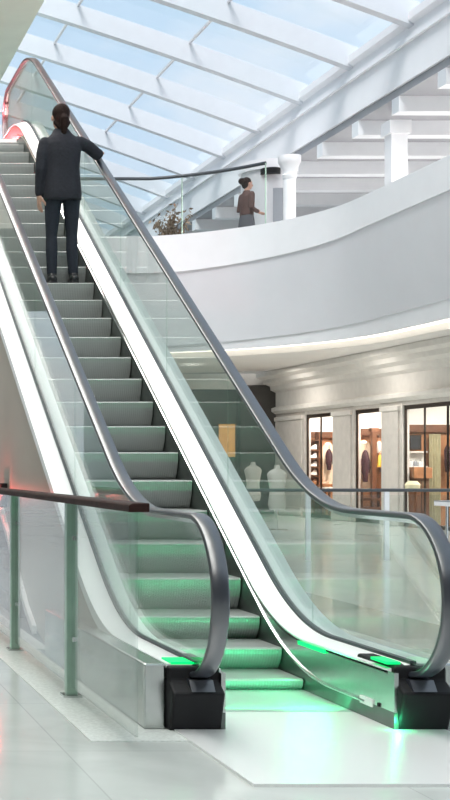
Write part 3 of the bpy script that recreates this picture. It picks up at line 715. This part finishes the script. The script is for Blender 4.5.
def person_escalator():
    bx, by, bz = 2.565, 12.93, 2.946
    e = empty('person', (bx, by, bz), 'person in dark jacket and jeans riding up the escalator, hand on the rail', 'person')
    # joints
    aL, kL, hL = (-.094, .03, .07), (-.096, .035, .46), (-.085, 0, .86)
    aR, kR, hR = (.106, .02, .07), (.094, .03, .46), (.085, 0, .86)
    shL, elL, wrL = (-.168, -.01, 1.335), (-.208, -.03, 1.08), (-.214, .025, .85)
    shR, elR, wrR = (.172, 0, 1.345), (.345, .05, 1.235), (.392, .225, 1.292)
    hc = (-.015, .035, 1.585)
    b = MB()
    R, T = head(b, hc, math.radians(8))
    b.capsule([(-.012, .01, 1.36), (-.014, .02, 1.45), (-.015, .03, 1.53)], [.060, .052, .052])
    b.loft([(0, 0, .84, .145, .095), (0, 0, .95, .15, .10), (0, 0, 1.08, .125, .09), (0, 0, 1.25, .15, .10), (0, 0, 1.36, .15, .085), (0, 0, 1.42, .08, .06)])
    for (h, k, a) in ((hL, kL, aL), (hR, kR, aR)):
        b.capsule([h, ((h[0]+k[0])/2, (h[1]+k[1])/2, .67), k, (k[0], k[1]-.01, .34), a], [.080, .068, .052, .052, .036])
        b.capsule([(a[0], a[1]-.03, .045), (a[0], a[1]+.06, .035), (a[0]*1.08, a[1]+.14, .025)], [.034, .032, .022])
    for (s, el, w) in ((shL, elL, wrL), (shR, elR, wrR)):
        b.capsule([s, el, w], [.048, .036, .026])
    hand(b, wrL, (.02, .06, -1), (.9, .25, 0), .22, 1)
    hand(b, wrR, (.05, .75, .42), (.0, .35, -.9), .42, -1)
    remesh(b, 'body', M['skin'], e, .0062, 3)
    # trousers
    t = MB()
    t.loft([(0, 0, .80, .155, .105), (0, -.005, .88, .163, .112), (0, 0, .97, .152, .105), (0, 0, 1.03, .14, .10)])
    for (h, k, a) in ((hL, kL, aL), (hR, kR, aR)):
        t.capsule([(h[0], h[1], .84), ((h[0]+k[0])/2, .015, .66), (k[0], k[1], .47), (k[0]*1.0, k[1]-.012, .33), (a[0], a[1]-.005, .10)], [.088, .073, .055, .057, .047])
    remesh(t, 'trousers', M['jeans'], e, .010, 5)
    # jacket
    j = MB()
    j.loft([(0, -.005, .79, .176, .128, 2.4), (0, -.005, .86, .178, .130, 2.4), (0, 0, .98, .168, .122, 2.3), (0, 0, 1.10, .160, .118, 2.3), (0, 0, 1.24, .172, .122, 2.3), (0, 0, 1.32, .176, .114, 2.3), (0, .0, 1.375, .150, .096), (-.005, .008, 1.42, .100, .076), (-.01, .018, 1.475, .066, .062)], 32)
    j.capsule([shL, ((shL[0]+elL[0])/2-.006, -.025, 1.225), elL, ((elL[0]+wrL[0])/2, 0, .97), (wrL[0], wrL[1]-.004, wrL[2]+.02)], [.058, .060, .054, .049, .043])
    j.capsule([(.158, 0, 1.345), (.255, .022, 1.300), elR, ((elR[0]+wrR[0])/2, (elR[1]+wrR[1])/2, 1.265), (wrR[0]-.004, wrR[1]-.02, wrR[2]-.004)], [.060, .060, .056, .050, .042])
    remesh(j, 'jacket', M['jacket'], e, .010, 6)
    for (a, nm) in ((aL, 'shoe'), (aR, 'shoe')):
        s = MB(); s.capsule([(a[0], a[1]-.05, .052), (a[0], a[1]+.04, .048), (a[0]*1.05, a[1]+.15, .036)], [.046, .044, .034])
        s.capsule([(a[0], a[1]-.01, .06), (a[0], a[1]-.01, .10)], [.045, .046]); s.box(a[0]-.042, a[0]+.042, a[1]-.09, a[1]+.18, 0.001, .022)
        remesh(s, nm, M['shoe'], e, .009, 3)
    h = MB()
    h.ellipsoid(T((0, -.026, .034)), (.084, .092, .092), R); h.ellipsoid(T((0, -.052, -.02)), (.072, .062, .085), R)
    h.capsule([T((0, -.100, -.01)), T((0, -.128, -.04)), T((.0, -.122, -.10)), T((.004, -.100, -.165)), T((.004, -.085, -.20))], [.030, .040, .036, .027, .012])
    h.capsule([T((-.055, -.05, -.06)), T((-.03, -.075, -.11))], [.03, .02]); h.capsule([T((.055, -.05, -.06)), T((.03, -.075, -.11))], [.03, .02])
    hm = remesh(h, 'hair', M['hair'], e, .008, 4)
    return e
def person_gallery():
    X, Yp = 9.33, 28.05
    e = empty('person', (X, Yp, FL2), 'person in brown top and long grey skirt standing on the gallery', 'person')
    e.scale = (1.06, 1.06, 1.06)
    fd = Matrix.Rotation(math.radians(-75), 3, 'Z')      # faces right
    def W(v): return fd @ Vector(v)
    b = MB()
    R, T = head(b, W((0, .02, 1.60)), math.radians(-80))
    b.capsule([W((0, -.005, 1.38)), W((0, .01, 1.54))], [.055, .048])
    def ov(z, rx, ry, y=0):
        c = W((0, y, z)); return [c+W((rx*math.cos(2*math.pi*k/24), ry*math.sin(2*math.pi*k/24), 0)) for k in range(24)]
    b.rings([ov(.85, .15, .10), ov(1.05, .12, .09), ov(1.25, .145, .10), ov(1.36, .15, .08), ov(1.43, .07, .05)])
    wr = []
    for s in (-1, 1):
        b.capsule([W((s*.085, 0, .86)), W((s*.08, .01, .46)), W((s*.075, 0, .07))], [.075, .05, .036])
        b.capsule([W((s*.075, -.02, .045)), W((s*.08, .13, .025))], [.034, .022])
        sh, el, w = W((s*.165, 0, 1.37)), W((s*.21, -.03, 1.10)), W((s*.12, .19, 1.12) if s < 0 else (.17, .17, 1.02))
        b.capsule([sh, el, w], [.046, .036, .026]); hand(b, w, W((-s*.5, .8, .1)), W((0, .2, -1)), .35, -s)
        wr.append((sh, el, w))
    remesh(b, 'body', M['skin'], e, .0062, 3)
    k = MB(); k.rings([ov(.30, .22, .20), ov(.5, .21, .18), ov(.75, .19, .145), ov(.92, .17, .125), ov(1.05, .132, .10)])
    remesh(k, 'skirt', M['skirtf'], e, .012, 5)
    j = MB(); j.rings([ov(.98, .158, .122), ov(1.10, .146, .115), ov(1.25, .165, .128, .012), ov(1.35, .172, .105), ov(1.42, .10, .075), ov(1.47, .062, .06)])
    for sh, el, w in wr: j.capsule([sh, el, el.lerp(w, .7)], [.062, .054, .044])
    remesh(j, 'blouse', M['blouse'], e, .011, 5)
    for s in (-1, 1):
        q = MB(); q.capsule([W((s*.075, -.04, .045)), W((s*.08, .06, .04)), W((s*.082, .15, .03))], [.042, .040, .030])
        remesh(q, 'shoe', M['shoe'], e, .01, 3)
    h = MB(); h.ellipsoid(T((0, -.026, .036)), (.085, .094, .092), R); h.ellipsoid(T((0, -.055, -.015)), (.074, .062, .085), R)
    h.ellipsoid(T((0, -.125, .045)), (.066, .062, .064), R)
    remesh(h, 'hair', M['hair'], e, .009, 4)
    return e
person_escalator(); person_gallery()

# ------------------------------------------------------------------ LIGHT
w = bpy.data.worlds.new('sky'); scene.world = w; w.use_nodes = True
nt = w.node_tree; nt.nodes.clear(); N = nt.nodes.new; L = nt.links.new
out = N('ShaderNodeOutputWorld'); bg = N('ShaderNodeBackground'); tc = N('ShaderNodeTexCoord')
mp = N('ShaderNodeMapping'); mp.inputs['Scale'].default_value = (1, 1, 2.2); mp.inputs['Location'].default_value = (.35, .2, 0)
n1 = N('ShaderNodeTexNoise'); n1.inputs['Scale'].default_value = 4.5; n1.inputs['Detail'].default_value = 9; n1.inputs['Roughness'].default_value = .55
rp = N('ShaderNodeValToRGB'); rp.color_ramp.elements[0].position = .42; rp.color_ramp.elements[1].position = .66
rp.color_ramp.elements[0].color = (.58, .78, .97, 1); rp.color_ramp.elements[1].color = (.95, .97, 1.0, 1)
L(tc.outputs['Generated'], mp.inputs[0]); L(mp.outputs[0], n1.inputs['Vector']); L(n1.outputs['Fac'], rp.inputs[0]); L(rp.outputs[0], bg.inputs[0]); L(bg.outputs[0], out.inputs[0])
bg.inputs[1].default_value = 0.82

def light(name, kind, loc, energy, col=(1, 1, 1), size=1.0, rot=(0, 0, 0), **k):
    d = bpy.data.lights.new(name, kind); d.energy = energy; d.color = col
    if kind == 'AREA':
        d.size = size
        if 'size_y' in k: d.shape = 'RECTANGLE'; d.size_y = k['size_y']
    elif kind == 'SUN': d.angle = size
    else: d.shadow_soft_size = size
    o = bpy.data.objects.new(name, d); COL.objects.link(o); o.location = loc; o.rotation_euler = rot
    return o
light('sun', 'SUN', (0, 0, 20), 3.6, (1, .97, .93), math.radians(25), (math.radians(30), math.radians(-20), 0))
G = (.05, 1, .38)
R90 = math.pi/2
# green strip lamps along the skirts and at the newel feet, red lamps at the landing and the signal
def strip(name, loc, energy, col, facing, along, length, width):
    o = light(name, 'AREA', (0, 0, 0), energy, col, length, size_y=width)
    z = -Vector(facing).normalized(); x = Vector(along).normalized(); y = z.cross(x)
    o.matrix_world = Matrix.Translation(loc) @ Matrix((x, y, z)).transposed().to_4x4()
strip('comb_green', (CX, 6.93,   .05), 7, G, (0, .85, .53), (1, 0, 0), .74, .05)
strip('skirt_green', (CX+.383, 7.43, .235), 2, G, (-1, 0, 0), (0, 1, 0), .4, .02)
for k in range(6): strip('added_fill_light', (1.2, -3+4*k, 9.03), 180, (1, .98, .95), (0, 0, -1), (0, 1, 0), 3.6, 2.4)  # unseen area lights added under the slab as fill for the escalator
light('landing_green', 'POINT', (CX+.40, 6.40, .05), .5, G, .01)
light('signal_red', 'POINT', (1.70, 11.35, 1.0), 5, (1, .12, .10), .01)
light('upper_red', 'POINT', (CX, 18.0, 5.42), 200, (1, .10, .12), .02)
for i, (x, y) in enumerate(((13.4, 33.0), (13.3, 30.0), (13.3, 26.6))):
    light('shop_lamp', 'AREA', (x, y, 2.8), 100, (1, .95, .88), .8)
for y in (20, 25, 30): light('gallery_fill', 'AREA', (13.5, y, 7.6), 150, (1, .97, .93), 1.2)  # added fill that brightens the upper gallery, no fixture behind it
for x, y in ((11.15, 22), (11.15, 28), (11.2, 32.5), (9, 31.5), (6.5, 31.5)): light('soffit_fill', 'AREA', (x, y, 3.55), 30, (1, .95, .88), .9)  # added fill that brightens the beige shop wall and the soffit

# ------------------------------------------------------------------ camera
cam = bpy.data.cameras.new('camera'); co = bpy.data.objects.new('camera', cam); COL.objects.link(co)
co.location = (0, 0, EYE); co.rotation_euler = (math.pi/2, 0, 0)
cam.sensor_width = 36; cam.sensor_fit = 'AUTO'; cam.lens = F/800*36
cam.shift_x = (225-PX)/800; cam.shift_y = (HY-400)/800
cam.clip_end = 500
scene.camera = co
vs = scene.view_settings; vs.view_transform = 'Standard'; vs.look = 'None'; vs.gamma = 1; vs.exposure = 0.3
vs.use_curve_mapping = False
scene.cycles.max_bounces = 12; scene.cycles.transparent_max_bounces = 32
